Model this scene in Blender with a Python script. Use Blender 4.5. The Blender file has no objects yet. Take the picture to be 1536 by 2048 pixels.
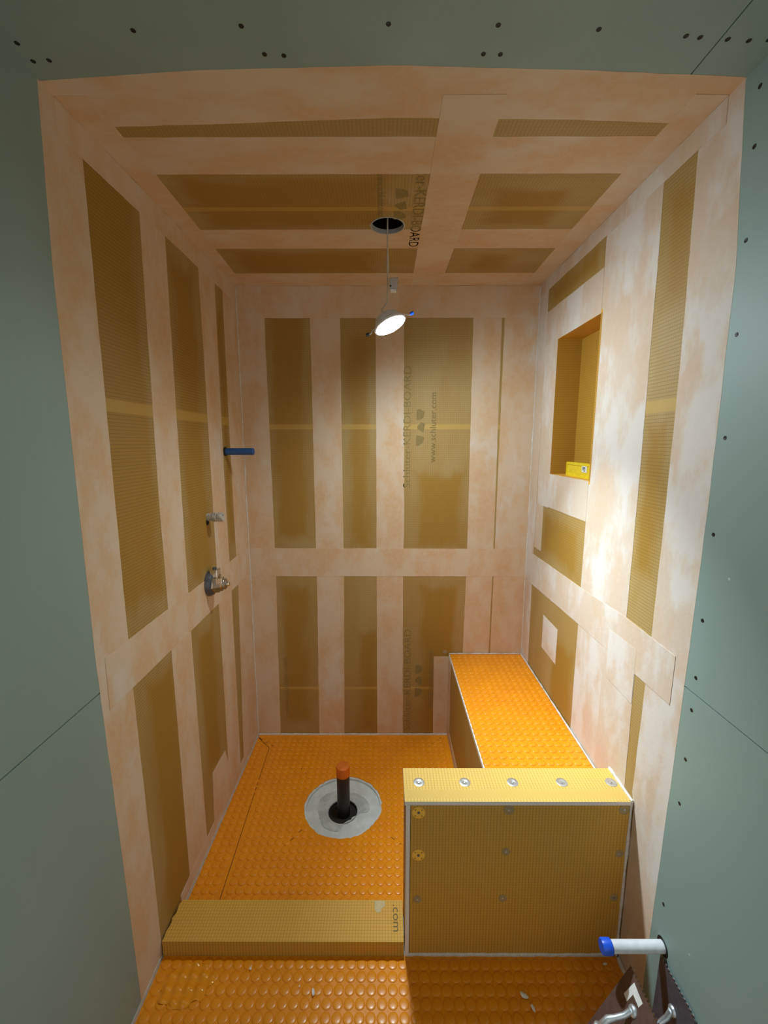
import bpy, bmesh, math, random
from mathutils import Vector, Matrix

random.seed(7)
SC = bpy.context.scene
COL = SC.collection

# ------------------------------------------------------------------ camera, world, exposure
W, D, H = 1.509, 1.2328, 2.44            # shower width, depth and ceiling height in metres
YB = -1.75                               # the bathroom goes on behind the camera
cam_d = bpy.data.cameras.new('camera')
cam = bpy.data.objects.new('camera', cam_d)
COL.objects.link(cam)
SC.camera = cam
cam_d.sensor_fit = 'HORIZONTAL'
cam_d.sensor_width = 36.0
cam_d.lens = 858.96 / 1536.0 * 36.0
cam_d.clip_start = 0.02
PITCH, YAW, ROLL = -0.1589, -0.0025, -0.0011
_f = Vector((math.sin(YAW) * math.cos(PITCH), math.cos(YAW) * math.cos(PITCH), math.sin(PITCH)))
_r = Vector((math.cos(YAW), -math.sin(YAW), 0.0))
_u = _r.cross(_f)
_c, _s = math.cos(ROLL), math.sin(ROLL)
_r2, _u2 = _c * _r + _s * _u, -_s * _r + _c * _u
M = Matrix.Identity(4)
for i in range(3):
    M[i][0], M[i][1], M[i][2] = _r2[i], _u2[i], -_f[i]
M[0][3], M[1][3], M[2][3] = 0.740, -1.0344, 1.6734
cam.matrix_world = M

world = bpy.data.worlds.new('world')
SC.world = world
world.use_nodes = True
bg = world.node_tree.nodes['Background']
bg.inputs[0].default_value = (1.0, 0.94, 0.86, 1)
bg.inputs[1].default_value = 0.50

LAMP_STRENGTH = 285.0
LAMP_BEAM = 3.6                          # watts in the downlight's lensed beam
LAMP_COLOR = (0.80, 0.935, 1.0, 1)

vs = SC.view_settings
vs.view_transform = 'Standard'
vs.look = 'None'
vs.gamma = 1.0
vs.use_curve_mapping = False
vs.exposure = 0.45
SC.render.film_transparent = False

# ------------------------------------------------------------------ materials
def new_mat(name):
    m = bpy.data.materials.new(name)
    m.use_nodes = True
    nt = m.node_tree
    return m, nt, nt.nodes['Principled BSDF']

def N(nt, kind, **kw):
    n = nt.nodes.new(kind)
    for k, v in kw.items():
        setattr(n, k, v)
    return n

def L(nt, a, b):
    nt.links.new(a, b)

def math_node(nt, op, a, b=None, clamp=False):
    n = N(nt, 'ShaderNodeMath', operation=op)
    n.use_clamp = clamp
    for i, v in enumerate((a, b)):
        if v is None:
            continue
        if isinstance(v, (int, float)):
            n.inputs[i].default_value = v
        else:
            L(nt, v, n.inputs[i])
    return n.outputs[0]

def map_range(nt, v, a, b, c=0.0, d=1.0):
    n = N(nt, 'ShaderNodeMapRange')
    n.interpolation_type = 'SMOOTHSTEP'
    L(nt, v, n.inputs[0])
    n.inputs[1].default_value, n.inputs[2].default_value = a, b
    n.inputs[3].default_value, n.inputs[4].default_value = c, d
    return n.outputs[0]

def noise(nt, coord, scale, detail=4.0, rough=0.55):
    n = N(nt, 'ShaderNodeTexNoise')
    L(nt, coord, n.inputs['Vector'])
    n.inputs['Scale'].default_value = scale
    n.inputs['Detail'].default_value = detail
    n.inputs['Roughness'].default_value = rough
    return n.outputs['Fac']

def mapping(nt, coord, scale=(1, 1, 1), loc=(0, 0, 0)):
    n = N(nt, 'ShaderNodeMapping')
    L(nt, coord, n.inputs['Vector'])
    n.inputs['Scale'].default_value = scale
    n.inputs['Location'].default_value = loc
    return n.outputs[0]

def mix(nt, fac, a, b):
    n = N(nt, 'ShaderNodeMix', data_type='RGBA')
    if isinstance(fac, (int, float)):
        n.inputs[0].default_value = fac
    else:
        L(nt, fac, n.inputs[0])
    for i, v in ((6, a), (7, b)):
        if isinstance(v, tuple):
            n.inputs[i].default_value = (*v[:3], 1)
        else:
            L(nt, v, n.inputs[i])
    return n.outputs[2]

def bump(nt, bsdf, height, strength=0.3, dist=0.002):
    b = N(nt, 'ShaderNodeBump')
    b.inputs['Strength'].default_value = strength
    b.inputs['Distance'].default_value = dist
    L(nt, height, b.inputs['Height'])
    L(nt, b.outputs[0], bsdf.inputs['Normal'])

def coords(nt):
    return N(nt, 'ShaderNodeTexCoord').outputs['Object']

def plain(name, col, rough=0.5, metal=0.0, grain=0.0, grain_scale=60.0, col2=None):
    m, nt, b = new_mat(name)
    b.inputs['Roughness'].default_value = rough
    b.inputs['Metallic'].default_value = metal
    oc = coords(nt)
    f = noise(nt, oc, grain_scale, 5)
    f = map_range(nt, f, 0.3, 0.7)
    c2 = col2 if col2 else tuple(c * 0.86 for c in col)
    L(nt, mix(nt, f, col, c2), b.inputs['Base Color'])
    if grain:
        bump(nt, b, f, grain, 0.001)
    return m

def board_mat(name, ax, strip=None, w0=0.55, w1=0.55, haze=1.0, streak=None, clean=None, base=((0.40, 0.210, 0.022), (0.355, 0.198, 0.027))):
    """Foam board faced in yellow-brown fabric, printed with a one centimetre grid; a thin film of dried mortar in places."""
    m, nt, b = new_mat(name)
    b.inputs['Roughness'].default_value = 0.62
    oc = coords(nt)
    sep = N(nt, 'ShaderNodeSeparateXYZ')
    L(nt, oc, sep.inputs[0])
    lines = []
    for a, w in zip(ax, (w0, w1)):
        pp = N(nt, 'ShaderNodeMath', operation='PINGPONG')
        L(nt, sep.outputs[a], pp.inputs[0])
        pp.inputs[1].default_value = 0.005
        ln = map_range(nt, pp.outputs[0], 0.0004, 0.0011, w, 0.0)
        lines.append(ln)
    line = math_node(nt, 'MAXIMUM', lines[0], lines[1])
    sc = [1, 1, 1]
    if streak is not None:
        sc[streak] = 0.3
    st = mapping(nt, oc, tuple(sc))
    h1 = map_range(nt, noise(nt, st, 7.0, 3, 0.5), 0.40, 0.64)
    h2 = noise(nt, oc, 30.0, 4)
    col = mix(nt, h2, *base)
    if clean:
        # mortar wiped thin over the edges of each panel; the middle stayed bare
        wob = math_node(nt, 'MULTIPLY', math_node(nt, 'SUBTRACT', noise(nt, st, 16.0, 3), 0.5), 0.10)
        acc = None
        for c0, c1, d0, d1 in clean:
            ds = []
            for a, lo_, hi_ in ((ax[0], c0, c1), (ax[1], d0, d1)):
                q = math_node(nt, 'ABSOLUTE', math_node(nt, 'SUBTRACT', sep.outputs[a], (lo_ + hi_) / 2))
                ds.append(math_node(nt, 'SUBTRACT', q, (hi_ - lo_) / 2))
            q = math_node(nt, 'ADD', math_node(nt, 'MAXIMUM', ds[0], ds[1]), wob)
            acc = q if acc is None else math_node(nt, 'MINIMUM', acc, q)
        film = map_range(nt, acc, -0.030, 0.045)
        hz = math_node(nt, 'MULTIPLY', math_node(nt, 'MULTIPLY', film, math_node(nt, 'ADD', math_node(nt, 'MULTIPLY', h1, 0.35), 0.6)), haze, True)
    else:
        hz = math_node(nt, 'MULTIPLY', h1, 0.75 * haze, True)
    col = mix(nt, hz, col, (0.46, 0.325, 0.13))
    if strip:
        for axis, cpos, half in strip:
            d = math_node(nt, 'ABSOLUTE', math_node(nt, 'SUBTRACT', sep.outputs[axis], cpos))
            s = map_range(nt, d, half - 0.001, half + 0.001, 1.0, 0.0)
            line = math_node(nt, 'MULTIPLY', line, math_node(nt, 'SUBTRACT', 1.0, s))
            col = mix(nt, math_node(nt, 'MULTIPLY', s, 0.5), col, (0.58, 0.37, 0.08))
    col = mix(nt, line, col, (0.15, 0.095, 0.02))
    L(nt, col, b.inputs['Base Color'])
    bump(nt, b, math_node(nt, 'ADD', h2, math_node(nt, 'MULTIPLY', line, -0.6)), 0.25, 0.0008)
    return m

def band_mat(name, smear=0.5, streak=2):
    """Fleece sealing band, orange pink, with mortar showing through and wiped over it."""
    m, nt, b = new_mat(name)
    b.inputs['Roughness'].default_value = 0.8
    oc = coords(nt)
    info = N(nt, 'ShaderNodeObjectInfo')
    sh = N(nt, 'ShaderNodeVectorMath', operation='ADD')
    rnd = N(nt, 'ShaderNodeVectorMath', operation='SCALE')
    comb = N(nt, 'ShaderNodeCombineXYZ')
    for i in range(3):
        L(nt, info.outputs['Random'], comb.inputs[i])
    L(nt, comb.outputs[0], rnd.inputs[0])
    rnd.inputs['Scale'].default_value = 9.0
    L(nt, oc, sh.inputs[0])
    L(nt, rnd.outputs[0], sh.inputs[1])
    sc = [1, 1, 1]
    sc[streak] = 0.55
    st = mapping(nt, sh.outputs[0], tuple(sc))
    big = map_range(nt, noise(nt, st, 8.0, 6, 0.62), 0.40, 0.60)
    fine = map_range(nt, noise(nt, sh.outputs[0], 42.0, 6, 0.7), 0.34, 0.68)
    wipe = map_range(nt, noise(nt, st, 5.0, 6, 0.65), 0.60 - 0.15 * smear, 0.74 - 0.14 * smear)
    q_ = max(0.0, smear - 0.35) / 0.6
    col = mix(nt, big, (0.66 - 0.03 * q_, 0.425 + 0.045 * q_, 0.235 + 0.10 * q_), (0.69 - 0.06 * q_, 0.535 - 0.02 * q_, 0.385 + 0.02 * q_))
    col = mix(nt, math_node(nt, 'MULTIPLY', fine, 0.45), col, (0.68, 0.54, 0.41))
    col = mix(nt, math_node(nt, 'MULTIPLY', wipe, min(1.0, 0.35 + 0.5 * smear)), col, (0.70, 0.66, 0.61))
    L(nt, col, b.inputs['Base Color'])
    bump(nt, b, fine, 0.18, 0.001)
    return m

def drywall_mat(name):
    m, nt, b = new_mat(name)
    b.inputs['Roughness'].default_value = 0.55
    oc = coords(nt)
    a = map_range(nt, noise(nt, mapping(nt, oc, (1, 1, 0.35)), 3.5, 4), 0.35, 0.7)
    f = noise(nt, oc, 160.0, 3)
    col = mix(nt, a, (0.25, 0.35, 0.32), (0.275, 0.378, 0.348))
    sp = map_range(nt, noise(nt, oc, 26.0, 1), 0.80, 0.83)
    col = mix(nt, sp, col, (0.62, 0.68, 0.66))
    L(nt, col, b.inputs['Base Color'])
    bump(nt, b, f, 0.05, 0.0006)
    return m

def mat_mat(name, wet=None):
    """Orange plastic studded mat, a wet patch where wet is given."""
    m, nt, b = new_mat(name)
    oc = coords(nt)
    f = map_range(nt, noise(nt, oc, 10.0, 5), 0.3, 0.7)
    fine = noise(nt, oc, 90.0, 4)
    L(nt, mix(nt, f, (0.88, 0.315, 0.006), (0.83, 0.285, 0.007)), b.inputs['Base Color'])
    rough = map_range(nt, fine, 0.3, 0.7, 0.24, 0.36)
    if wet:
        d = N(nt, 'ShaderNodeVectorMath', operation='DISTANCE')
        L(nt, oc, d.inputs[0])
        d.inputs[1].default_value = wet[:3]
        wob = math_node(nt, 'ADD', d.outputs['Value'], math_node(nt, 'MULTIPLY', noise(nt, oc, 40.0, 2), 0.05))
        w = map_range(nt, wob, wet[3], wet[3] + 0.02, 1.0, 0.0)
        rough = math_node(nt, 'MULTIPLY', rough, math_node(nt, 'SUBTRACT', 1.0, math_node(nt, 'MULTIPLY', w, 0.85)))
        L(nt, w, b.inputs['Coat Weight'])
        b.inputs['Coat Roughness'].default_value = 0.03
    L(nt, rough, b.inputs['Roughness'])
    return m

def mortar_mat(name, c1, c2, scale=18.0):
    m, nt, b = new_mat(name)
    b.inputs['Roughness'].default_value = 0.85
    oc = coords(nt)
    a = map_range(nt, noise(nt, oc, scale, 6, 0.6), 0.38, 0.62)
    f = noise(nt, oc, 140.0, 5)
    L(nt, mix(nt, a, c1, c2), b.inputs['Base Color'])
    bump(nt, b, math_node(nt, 'ADD', a, f), 0.35, 0.002)
    return m

MT = {}
CLEAN = ((0.50, 0.255, 0.020), (0.45, 0.235, 0.022))
MT['board_left'] = board_mat('yellow_board_left', (1, 2), [(2, 1.775, 0.017)], 0.22, 0.66, 0.9, 2,
                             [(0.10, 0.33, 1.20, 2.40), (0.56, 0.73, 1.15, 2.30), (0.97, 1.02, 1.2, 2.25), (0.20, 0.345, 0.05, 0.92), (0.57, 0.70, 0.30, 0.90)])
MT['board_side'] = board_mat('yellow_board_side', (1, 2), [(2, 1.775, 0.017)], 0.28, 0.62, 0.85, 2,
                             [(0.14, 0.23, 2.05, 2.32), (0.17, 0.24, 1.30, 1.72), (0.65, 1.05, 2.30, 2.36), (0.65, 1.0, 1.16, 1.32), (0.62, 0.80, 0.5, 0.80)])
MT['board_back'] = board_mat('yellow_board_back', (0, 2), [(2, 1.757, 0.013), (2, 0.29, 0.008)], 0.42, 0.42, 0.9, 2,
                             [(0.17, 0.32, 1.18, 2.40), (0.56, 0.65, 1.12, 2.20), (0.92, 1.14, 1.13, 1.50), (0.18, 0.30, 0.1, 0.88), (0.60, 0.69, 0.02, 0.62), (0.95, 1.12, 0.02, 0.88)])
MT['board_ceiling'] = board_mat('yellow_board_ceiling', (0, 1), [(1, 0.53, 0.012)], 0.42, 0.2, 0.95, 0,
                                [(0.14, 0.73, 0.372, 0.640), (1.10, 1.30, 0.43, 0.635), (0.13, 0.68, 0.865, 1.055), (1.14, 1.25, 0.90, 1.02)])
MT['board_niche_side'] = board_mat('yellow_board_niche', (0, 2), None, 0.3, 0.45, 0.0, 2, None, CLEAN)
MT['board_niche_back'] = board_mat('yellow_board_niche_back', (1, 2), None, 0.2, 0.45, 0.0, 2, None, CLEAN)
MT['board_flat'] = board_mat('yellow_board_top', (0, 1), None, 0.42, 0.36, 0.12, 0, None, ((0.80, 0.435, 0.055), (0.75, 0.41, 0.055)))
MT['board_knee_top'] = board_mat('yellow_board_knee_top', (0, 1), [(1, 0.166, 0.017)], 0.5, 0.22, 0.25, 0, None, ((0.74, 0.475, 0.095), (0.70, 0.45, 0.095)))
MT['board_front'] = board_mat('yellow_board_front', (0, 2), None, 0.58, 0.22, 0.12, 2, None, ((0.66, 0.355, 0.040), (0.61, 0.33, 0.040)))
MT['board_bench'] = board_mat('yellow_board_bench', (1, 2), None, 0.4, 0.4, 0.5, 2, None, CLEAN)
MT['band_left'] = band_mat('sealing_band_left', 0.35, 2)
MT['band_back'] = band_mat('sealing_band_back', 0.35, 2)
MT['band_right'] = band_mat('sealing_band_right', 0.95, 2)
MT['band_ceiling'] = band_mat('sealing_band_ceiling', 0.25, 0)
MT['drywall'] = drywall_mat('green_drywall')
MT['mat'] = mat_mat('orange_mat')
MT['film'] = plain('wet_orange_film', (0.88, 0.33, 0.012), 0.07, 0, 0, 40, (0.84, 0.30, 0.01))
MT['foam'] = plain('board_foam_edge', (0.88, 0.82, 0.77), 0.8, 0, 0.2, 220)
MT['mortar'] = mortar_mat('grey_mortar', (0.58, 0.63, 0.62), (0.68, 0.73, 0.725))
MT['mortar_rough'] = mortar_mat('grey_mortar_rough', (0.42, 0.455, 0.45), (0.55, 0.59, 0.585), 26.0)
MT['thinset'] = mortar_mat('white_thinset', (0.74, 0.71, 0.66), (0.66, 0.61, 0.55), 60.0)
MT['smear'] = plain('thin_mortar_smear', (0.66, 0.56, 0.33), 0.8, 0, 0.2, 80, (0.62, 0.48, 0.22))
MT['crumb'] = plain('white_mortar_crumb', (0.90, 0.88, 0.82), 0.8, 0, 0.2, 200)
MT['dark'] = plain('dark_recess', (0.02, 0.018, 0.015), 0.9)
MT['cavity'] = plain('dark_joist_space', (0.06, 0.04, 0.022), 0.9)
MT['rim'] = plain('grey_cut_edge', (0.46, 0.46, 0.45), 0.8, 0, 0.1)
MT['screw'] = plain('black_screw', (0.018, 0.018, 0.017), 0.5, 0.4)
MT['ink'] = plain('grey_brown_ink', (0.285, 0.20, 0.062), 0.7)
MT['ink_dark'] = plain('brown_ink', (0.22, 0.15, 0.042), 0.7)
MT['steel'] = plain('galvanised_steel', (0.62, 0.64, 0.66), 0.32, 1.0, 0.05, 300)
MT['chrome'] = plain('dull_chrome', (0.50, 0.48, 0.45), 0.25, 1.0)
MT['bright'] = plain('bright_chrome', (0.82, 0.82, 0.82), 0.12, 1.0)
MT['blackish'] = plain('black_plastic', (0.012, 0.012, 0.013), 0.35)
MT['abs'] = plain('black_drain_plastic', (0.010, 0.010, 0.011), 0.42)
MT['orange_cap'] = plain('orange_cap_plastic', (0.72, 0.17, 0.012), 0.42)
MT['blue'] = plain('dark_blue_plastic', (0.016, 0.095, 0.31), 0.45)
MT['blue_cap'] = plain('bright_blue_plastic', (0.010, 0.10, 0.72), 0.35)
MT['white_plastic'] = plain('white_plastic', (0.74, 0.76, 0.80), 0.4)
MT['old_white'] = plain('dusty_white_plastic', (0.58, 0.54, 0.46), 0.6, 0, 0.2, 90, (0.36, 0.33, 0.28))
MT['cable'] = plain('pale_cable', (0.60, 0.53, 0.44), 0.6)
MT['yellow'] = plain('yellow_level_paint', (0.80, 0.60, 0.01), 0.35)
MT['sticker'] = plain('white_sticker', (0.80, 0.80, 0.76), 0.5)
MT['label_ink'] = plain('dark_label_print', (0.10, 0.10, 0.09), 0.6)
MT['blade_brown'] = plain('brown_trowel_blade', (0.165, 0.105, 0.085), 0.36, 0.35, 0.05, 60, (0.135, 0.082, 0.066))
MT['blade_grey'] = plain('dark_trowel_blade', (0.125, 0.125, 0.15), 0.36, 0.35, 0.05, 60, (0.10, 0.10, 0.12))
MT['tooth'] = plain('bare_steel_tooth', (0.52, 0.47, 0.43), 0.3, 1.0)
MT['cast'] = plain('cast_aluminium', (0.68, 0.74, 0.78), 0.38, 0.8, 0.1, 150)
MT['washer_orange'] = plain('orange_washer', (1.0, 0.56, 0.07), 0.5, 0, 0, 60, (0.97, 0.52, 0.06))
MT['washer_steel'] = plain('galvanised_washer', (0.68, 0.72, 0.75), 0.34, 0.9, 0.05, 200)
MT['washer_dull'] = plain('mortared_washer', (0.36, 0.29, 0.17), 0.7, 0.1, 0.2, 120, (0.44, 0.28, 0.09))
MT['crease_seam_shade'] = plain('dark_orange_shade_line', (0.20, 0.06, 0.004), 0.7)
m_, nt_, b_ = new_mat('lamp_diffuser')
b_.inputs['Base Color'].default_value = (0.9, 0.9, 0.9, 1)
b_.inputs['Emission Color'].default_value = LAMP_COLOR
b_.inputs['Emission Strength'].default_value = LAMP_STRENGTH
MT['lamp'] = m_

# ------------------------------------------------------------------ object helpers
def obj(name, bm, mat, parent=None, smooth=False, recalc=True):
    if recalc:
        bmesh.ops.recalc_face_normals(bm, faces=bm.faces)
    me = bpy.data.meshes.new(name)
    bm.to_mesh(me)
    bm.free()
    if smooth:
        for p in me.polygons:
            p.use_smooth = True
    if isinstance(mat, str):
        mat = MT[mat]
    me.materials.append(mat)
    o = bpy.data.objects.new(name, me)
    COL.objects.link(o)
    if parent:
        o.parent = parent
    return o

def empty(name, loc=(0, 0, 0)):
    o = bpy.data.objects.new(name, None)
    o.empty_display_size = 0.05
    o.location = loc
    COL.objects.link(o)
    return o

def tag(o, label=None, cat=None, group=None, kind=None):
    if label:
        o['label'] = label
    if cat:
        o['category'] = cat
    if group:
        o['group'] = group
    if kind:
        o['kind'] = kind
    return o

def rel(o, parent):
    """Parent a world-built mesh under an Empty that stands away from the origin."""
    o.parent = parent
    o.matrix_parent_inverse = Matrix.Translation(parent.location).inverted()
    return o

def add_box(bm, lo, hi, bevel=0.0):
    vs_ = [bm.verts.new((x, y, z)) for x in (lo[0], hi[0]) for y in (lo[1], hi[1]) for z in (lo[2], hi[2])]
    fs = [(0, 1, 3, 2), (4, 6, 7, 5), (0, 4, 5, 1), (2, 3, 7, 6), (0, 2, 6, 4), (1, 5, 7, 3)]
    faces = [bm.faces.new([vs_[i] for i in f]) for f in fs]
    if bevel:
        es = list({e for f in faces for e in f.edges})
        bmesh.ops.bevel(bm, geom=es, offset=bevel, segments=2, profile=0.5, affect='EDGES')
    return vs_

def box(name, lo, hi, mat, parent=None, bevel=0.0):
    bm = bmesh.new()
    add_box(bm, lo, hi, bevel)
    o = obj(name, bm, mat)
    if parent:
        rel(o, parent)
    return o

def frame(axis, up=None):
    z = Vector(axis).normalized()
    a = Vector(up) if up else (Vector((0, 0, 1)) if abs(z.z) < 0.9 else Vector((0, 1, 0)))
    x = (a - a.dot(z) * z).normalized()
    return x, z.cross(x), z

def add_lathe(bm, base, axis, prof, seg=28, cap0=True, cap1=True, up=None):
    """prof: list of (distance along the axis, radius)."""
    x, y, z = frame(axis, up)
    base = Vector(base)
    rings = []
    for t, r in prof:
        if r < 1e-6:
            rings.append([bm.verts.new(base + z * t)])
        else:
            rings.append([bm.verts.new(base + z * t + (x * math.cos(k * 2 * math.pi / seg) + y * math.sin(k * 2 * math.pi / seg)) * r) for k in range(seg)])
    for a, b in zip(rings, rings[1:]):
        if len(a) == 1 and len(b) == 1:
            continue
        for k in range(seg):
            k2 = (k + 1) % seg
            if len(a) == 1:
                bm.faces.new((a[0], b[k], b[k2]))
            elif len(b) == 1:
                bm.faces.new((a[k], b[0], a[k2]))
            else:
                bm.faces.new((a[k], b[k], b[k2], a[k2]))
    if cap0 and len(rings[0]) > 1:
        bm.faces.new(rings[0])
    if cap1 and len(rings[-1]) > 1:
        bm.faces.new(rings[-1])

def lathe(name, base, axis, prof, mat, parent=None, seg=28, smooth=True, **kw):
    bm = bmesh.new()
    add_lathe(bm, base, axis, prof, seg, **kw)
    o = obj(name, bm, mat)
    if smooth:
        smooth_by_angle(o)
    if parent:
        rel(o, parent)
    return o

def smooth_by_angle(o, deg=40):
    me = o.data
    bm = bmesh.new()
    bm.from_mesh(me)
    for f in bm.faces:
        f.smooth = True
    lim = math.radians(deg)
    for e in bm.edges:
        if len(e.link_faces) == 2 and e.calc_face_angle(0.0) > lim:
            e.smooth = False
    bm.to_mesh(me)
    bm.free()

def add_tube(bm, pts, r, seg=10):
    pts = [Vector(p) for p in pts]
    rings = []
    ref = None
    for i, p in enumerate(pts):
        d = (pts[min(i + 1, len(pts) - 1)] - pts[max(i - 1, 0)]).normalized()
        if ref is None:
            ref = frame(d)[0]
        x = (ref - ref.dot(d) * d).normalized()
        ref = x
        y = d.cross(x)
        rr = r[i] if isinstance(r, (list, tuple)) else r
        rings.append([bm.verts.new(p + (x * math.cos(k * 2 * math.pi / seg) + y * math.sin(k * 2 * math.pi / seg)) * rr) for k in range(seg)])
    for a, b in zip(rings, rings[1:]):
        for k in range(seg):
            bm.faces.new((a[k], b[k], b[(k + 1) % seg], a[(k + 1) % seg]))
    bm.faces.new(rings[0])
    bm.faces.new(rings[-1])

def tube(name, pts, r, mat, parent=None, seg=10):
    bm = bmesh.new()
    add_tube(bm, pts, r, seg)
    o = obj(name, bm, mat)
    smooth_by_angle(o, 50)
    if parent:
        rel(o, parent)
    return o

# in-plane maps: (u, v, height off the surface) -> world
SURF = {
    'left': lambda u, v, h: (h, u, v),
    'right': lambda u, v, h: (W - h, u, v),
    'back': lambda u, v, h: (u, D - h, v),
    'ceiling': lambda u, v, h: (u, v, H - h),
    'floor': lambda u, v, h: (u, v, h),
}

def densify(pts, step, jit):
    out = []
    n = len(pts)
    for i in range(n):
        a, b = Vector(pts[i]), Vector(pts[(i + 1) % n])
        ln = (b - a).length
        k = max(1, int(ln / step))
        nrm = Vector((-(b - a).y, (b - a).x)).normalized() if ln > 1e-6 else Vector((0, 0))
        out.append(a)
        for j in range(1, k):
            out.append(a.lerp(b, j / k) + nrm * random.uniform(-jit, jit))
    return out

def slab(name, surf, pts, h0, h1, mat, parent=None, jit=0.0, step=0.05):
    """A polygon in a surface's own plane, raised from h0 to h1 above it."""
    f = SURF[surf]
    p2 = densify(pts, step, jit) if jit else [Vector(p) for p in pts]
    bm = bmesh.new()
    lo = [bm.verts.new(f(p.x, p.y, h0)) for p in p2]
    hi = [bm.verts.new(f(p.x, p.y, h1)) for p in p2]
    bm.faces.new(lo)
    bm.faces.new(hi)
    n = len(lo)
    for i in range(n):
        bm.faces.new((lo[i], lo[(i + 1) % n], hi[(i + 1) % n], hi[i]))
    o = obj(name, bm, mat)
    if parent:
        rel(o, parent)
    return o

def rect(u0, v0, u1, v1):
    return [(u0, v0), (u1, v0), (u1, v1), (u0, v1)]

def text(name, body, size, origin, xdir, ydir, mat, parent, depth=0.0003, width=None):
    cu = bpy.data.curves.new(name, 'FONT')
    cu.body = body
    cu.size = size
    cu.resolution_u = 3
    t = bpy.data.objects.new(name + '_tmp', cu)
    COL.objects.link(t)
    dg = bpy.context.evaluated_depsgraph_get()
    me = bpy.data.meshes.new_from_object(t.evaluated_get(dg))
    bpy.data.objects.remove(t)
    bpy.data.curves.remove(cu)
    xs = [v.co.x for v in me.vertices]
    k = width / (max(xs) - min(xs)) if width else 1.0
    x0 = min(xs)
    X, Y = Vector(xdir), Vector(ydir)
    for v in me.vertices:
        v.co = Vector(origin) + X * ((v.co.x - x0) * k) + Y * v.co.y
    me.materials.clear()
    me.materials.append(MT[mat])
    o = bpy.data.objects.new(name, me)
    COL.objects.link(o)
    rel(o, parent)
    return o

def copy_tree(o, parent=None, delta=Vector((0, 0, 0))):
    c = o.copy()
    COL.objects.link(c)
    if parent:
        c.parent = parent
    for ch in o.children:
        copy_tree(ch, c)
    return c

# ------------------------------------------------------------------ the setting: walls, ceiling, floor
def holed_board(name, surf, u0, v0, u1, v1, hole, thick, mat):
    """A flat board with an opening (polygon), its face at height 0."""
    f = SURF[surf]
    bm = bmesh.new()
    edges = []
    for ring in ([(u0, v0), (u1, v0), (u1, v1), (u0, v1)], hole):
        vv = [bm.verts.new(f(u, v, 0.0)) for u, v in ring]
        for i in range(len(vv)):
            edges.append(bm.edges.new((vv[i], vv[(i + 1) % len(vv)])))
    bmesh.ops.triangle_fill(bm, edges=edges, use_beauty=True, use_dissolve=False)
    nrm = Vector(f(0, 0, 1)) - Vector(f(0, 0, 0))
    ret = bmesh.ops.extrude_face_region(bm, geom=list(bm.faces))
    vv = [g for g in ret['geom'] if isinstance(g, bmesh.types.BMVert)]
    bmesh.ops.translate(bm, verts=vv, vec=-nrm * thick)
    return obj(name, bm, mat)

TW = 0.02
YJ = 0.025                               # where the drywall ends and the shower boards begin
wall_left = box('wall_left', (-TW, YJ, -0.05), (0.0, D + TW, H + TW), 'board_left')
tag(wall_left, 'left shower wall of yellow grid board sealed with pink bands, green drywall in front', 'wall', kind='structure')
wall_back = box('wall_back', (-TW, D, -0.05), (W + TW, D + TW, H + TW), 'board_back')
tag(wall_back, 'back shower wall of yellow grid board striped with vertical pink bands', 'wall', kind='structure')
NY0, NY1, NZ0, NZ1, ND = 0.586, 0.970, 1.531, 2.129, 0.107
wall_right = holed_board('wall_right', 'right', YJ, -0.05, D, H + TW, [(NY0, NZ0), (NY1, NZ0), (NY1, NZ1), (NY0, NZ1)], TW, 'board_side')
tag(wall_right, 'right shower wall with recessed niche, pink bands and green drywall in front', 'wall', kind='structure')
HC, HR = (0.750, 0.642), 0.0600
circ = [(HC[0] + HR * math.cos(k * 2 * math.pi / 40), HC[1] + HR * math.sin(k * 2 * math.pi / 40)) for k in range(40)]
ceiling = holed_board('ceiling', 'ceiling', 0.0, YJ, W, D, circ, 0.0128, 'board_ceiling')
tag(ceiling, 'shower ceiling of yellow grid board crossed by pink bands, with round light hole', 'ceiling', kind='structure')

floor = box('floor', (-TW, YB, -0.09), (W + TW, D + TW, -0.030), 'mortar_rough')
tag(floor, 'floor under orange studded mat with a round grey mortar cut-out', 'floor', kind='structure')

# --- drywall panels in front of the shower, with their screws
def drywall(name, surf, pts, wall, h=0.0):
    return slab(name, surf, pts, h - 0.0125, h, 'drywall', wall)

GAP = 0.0016
EDGE_L = [(0.015, 0.0), (0.002, 0.55), (-0.013, 1.15), (-0.010, 1.54), (-0.006, 2.05), (0.012, H)]
EDGE_R = [(0.012, 0.0), (-0.002, 0.55), (-0.016, 1.15), (-0.022, 1.55), (-0.019, 2.05), (0.016, H)]
dl_lo = drywall('drywall_panel', 'left', rect(YB, -0.03, YJ, 1.034 - GAP), wall_left)
dl_hi = drywall('drywall_panel', 'left', rect(YB, 1.034 + GAP, YJ, H), wall_left)
dr_lo = drywall('drywall_panel', 'right', rect(YB, -0.03, YJ, 1.056 - GAP), wall_right)
dr_hi = drywall('drywall_panel', 'right', rect(YB, 1.056 + GAP, YJ, H), wall_right)
dc = drywall('drywall_panel', 'ceiling', rect(0.0, YB, 1.384, YJ), ceiling)
dc2 = drywall('drywall_panel', 'ceiling', rect(1.387, YB, W, YJ), ceiling)
# framing behind the joints so that no light leaks through them
slab('backing_board', 'left', rect(YB, -0.05, YJ, H), -0.03, -0.0128, 'drywall', wall_left)
slab('backing_board', 'right', rect(YB, -0.05, YJ, H), -0.03, -0.0128, 'drywall', wall_right)
slab('backing_board', 'ceiling', rect(0.0, YB, W, YJ), -0.03, -0.0128, 'drywall', ceiling)

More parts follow.
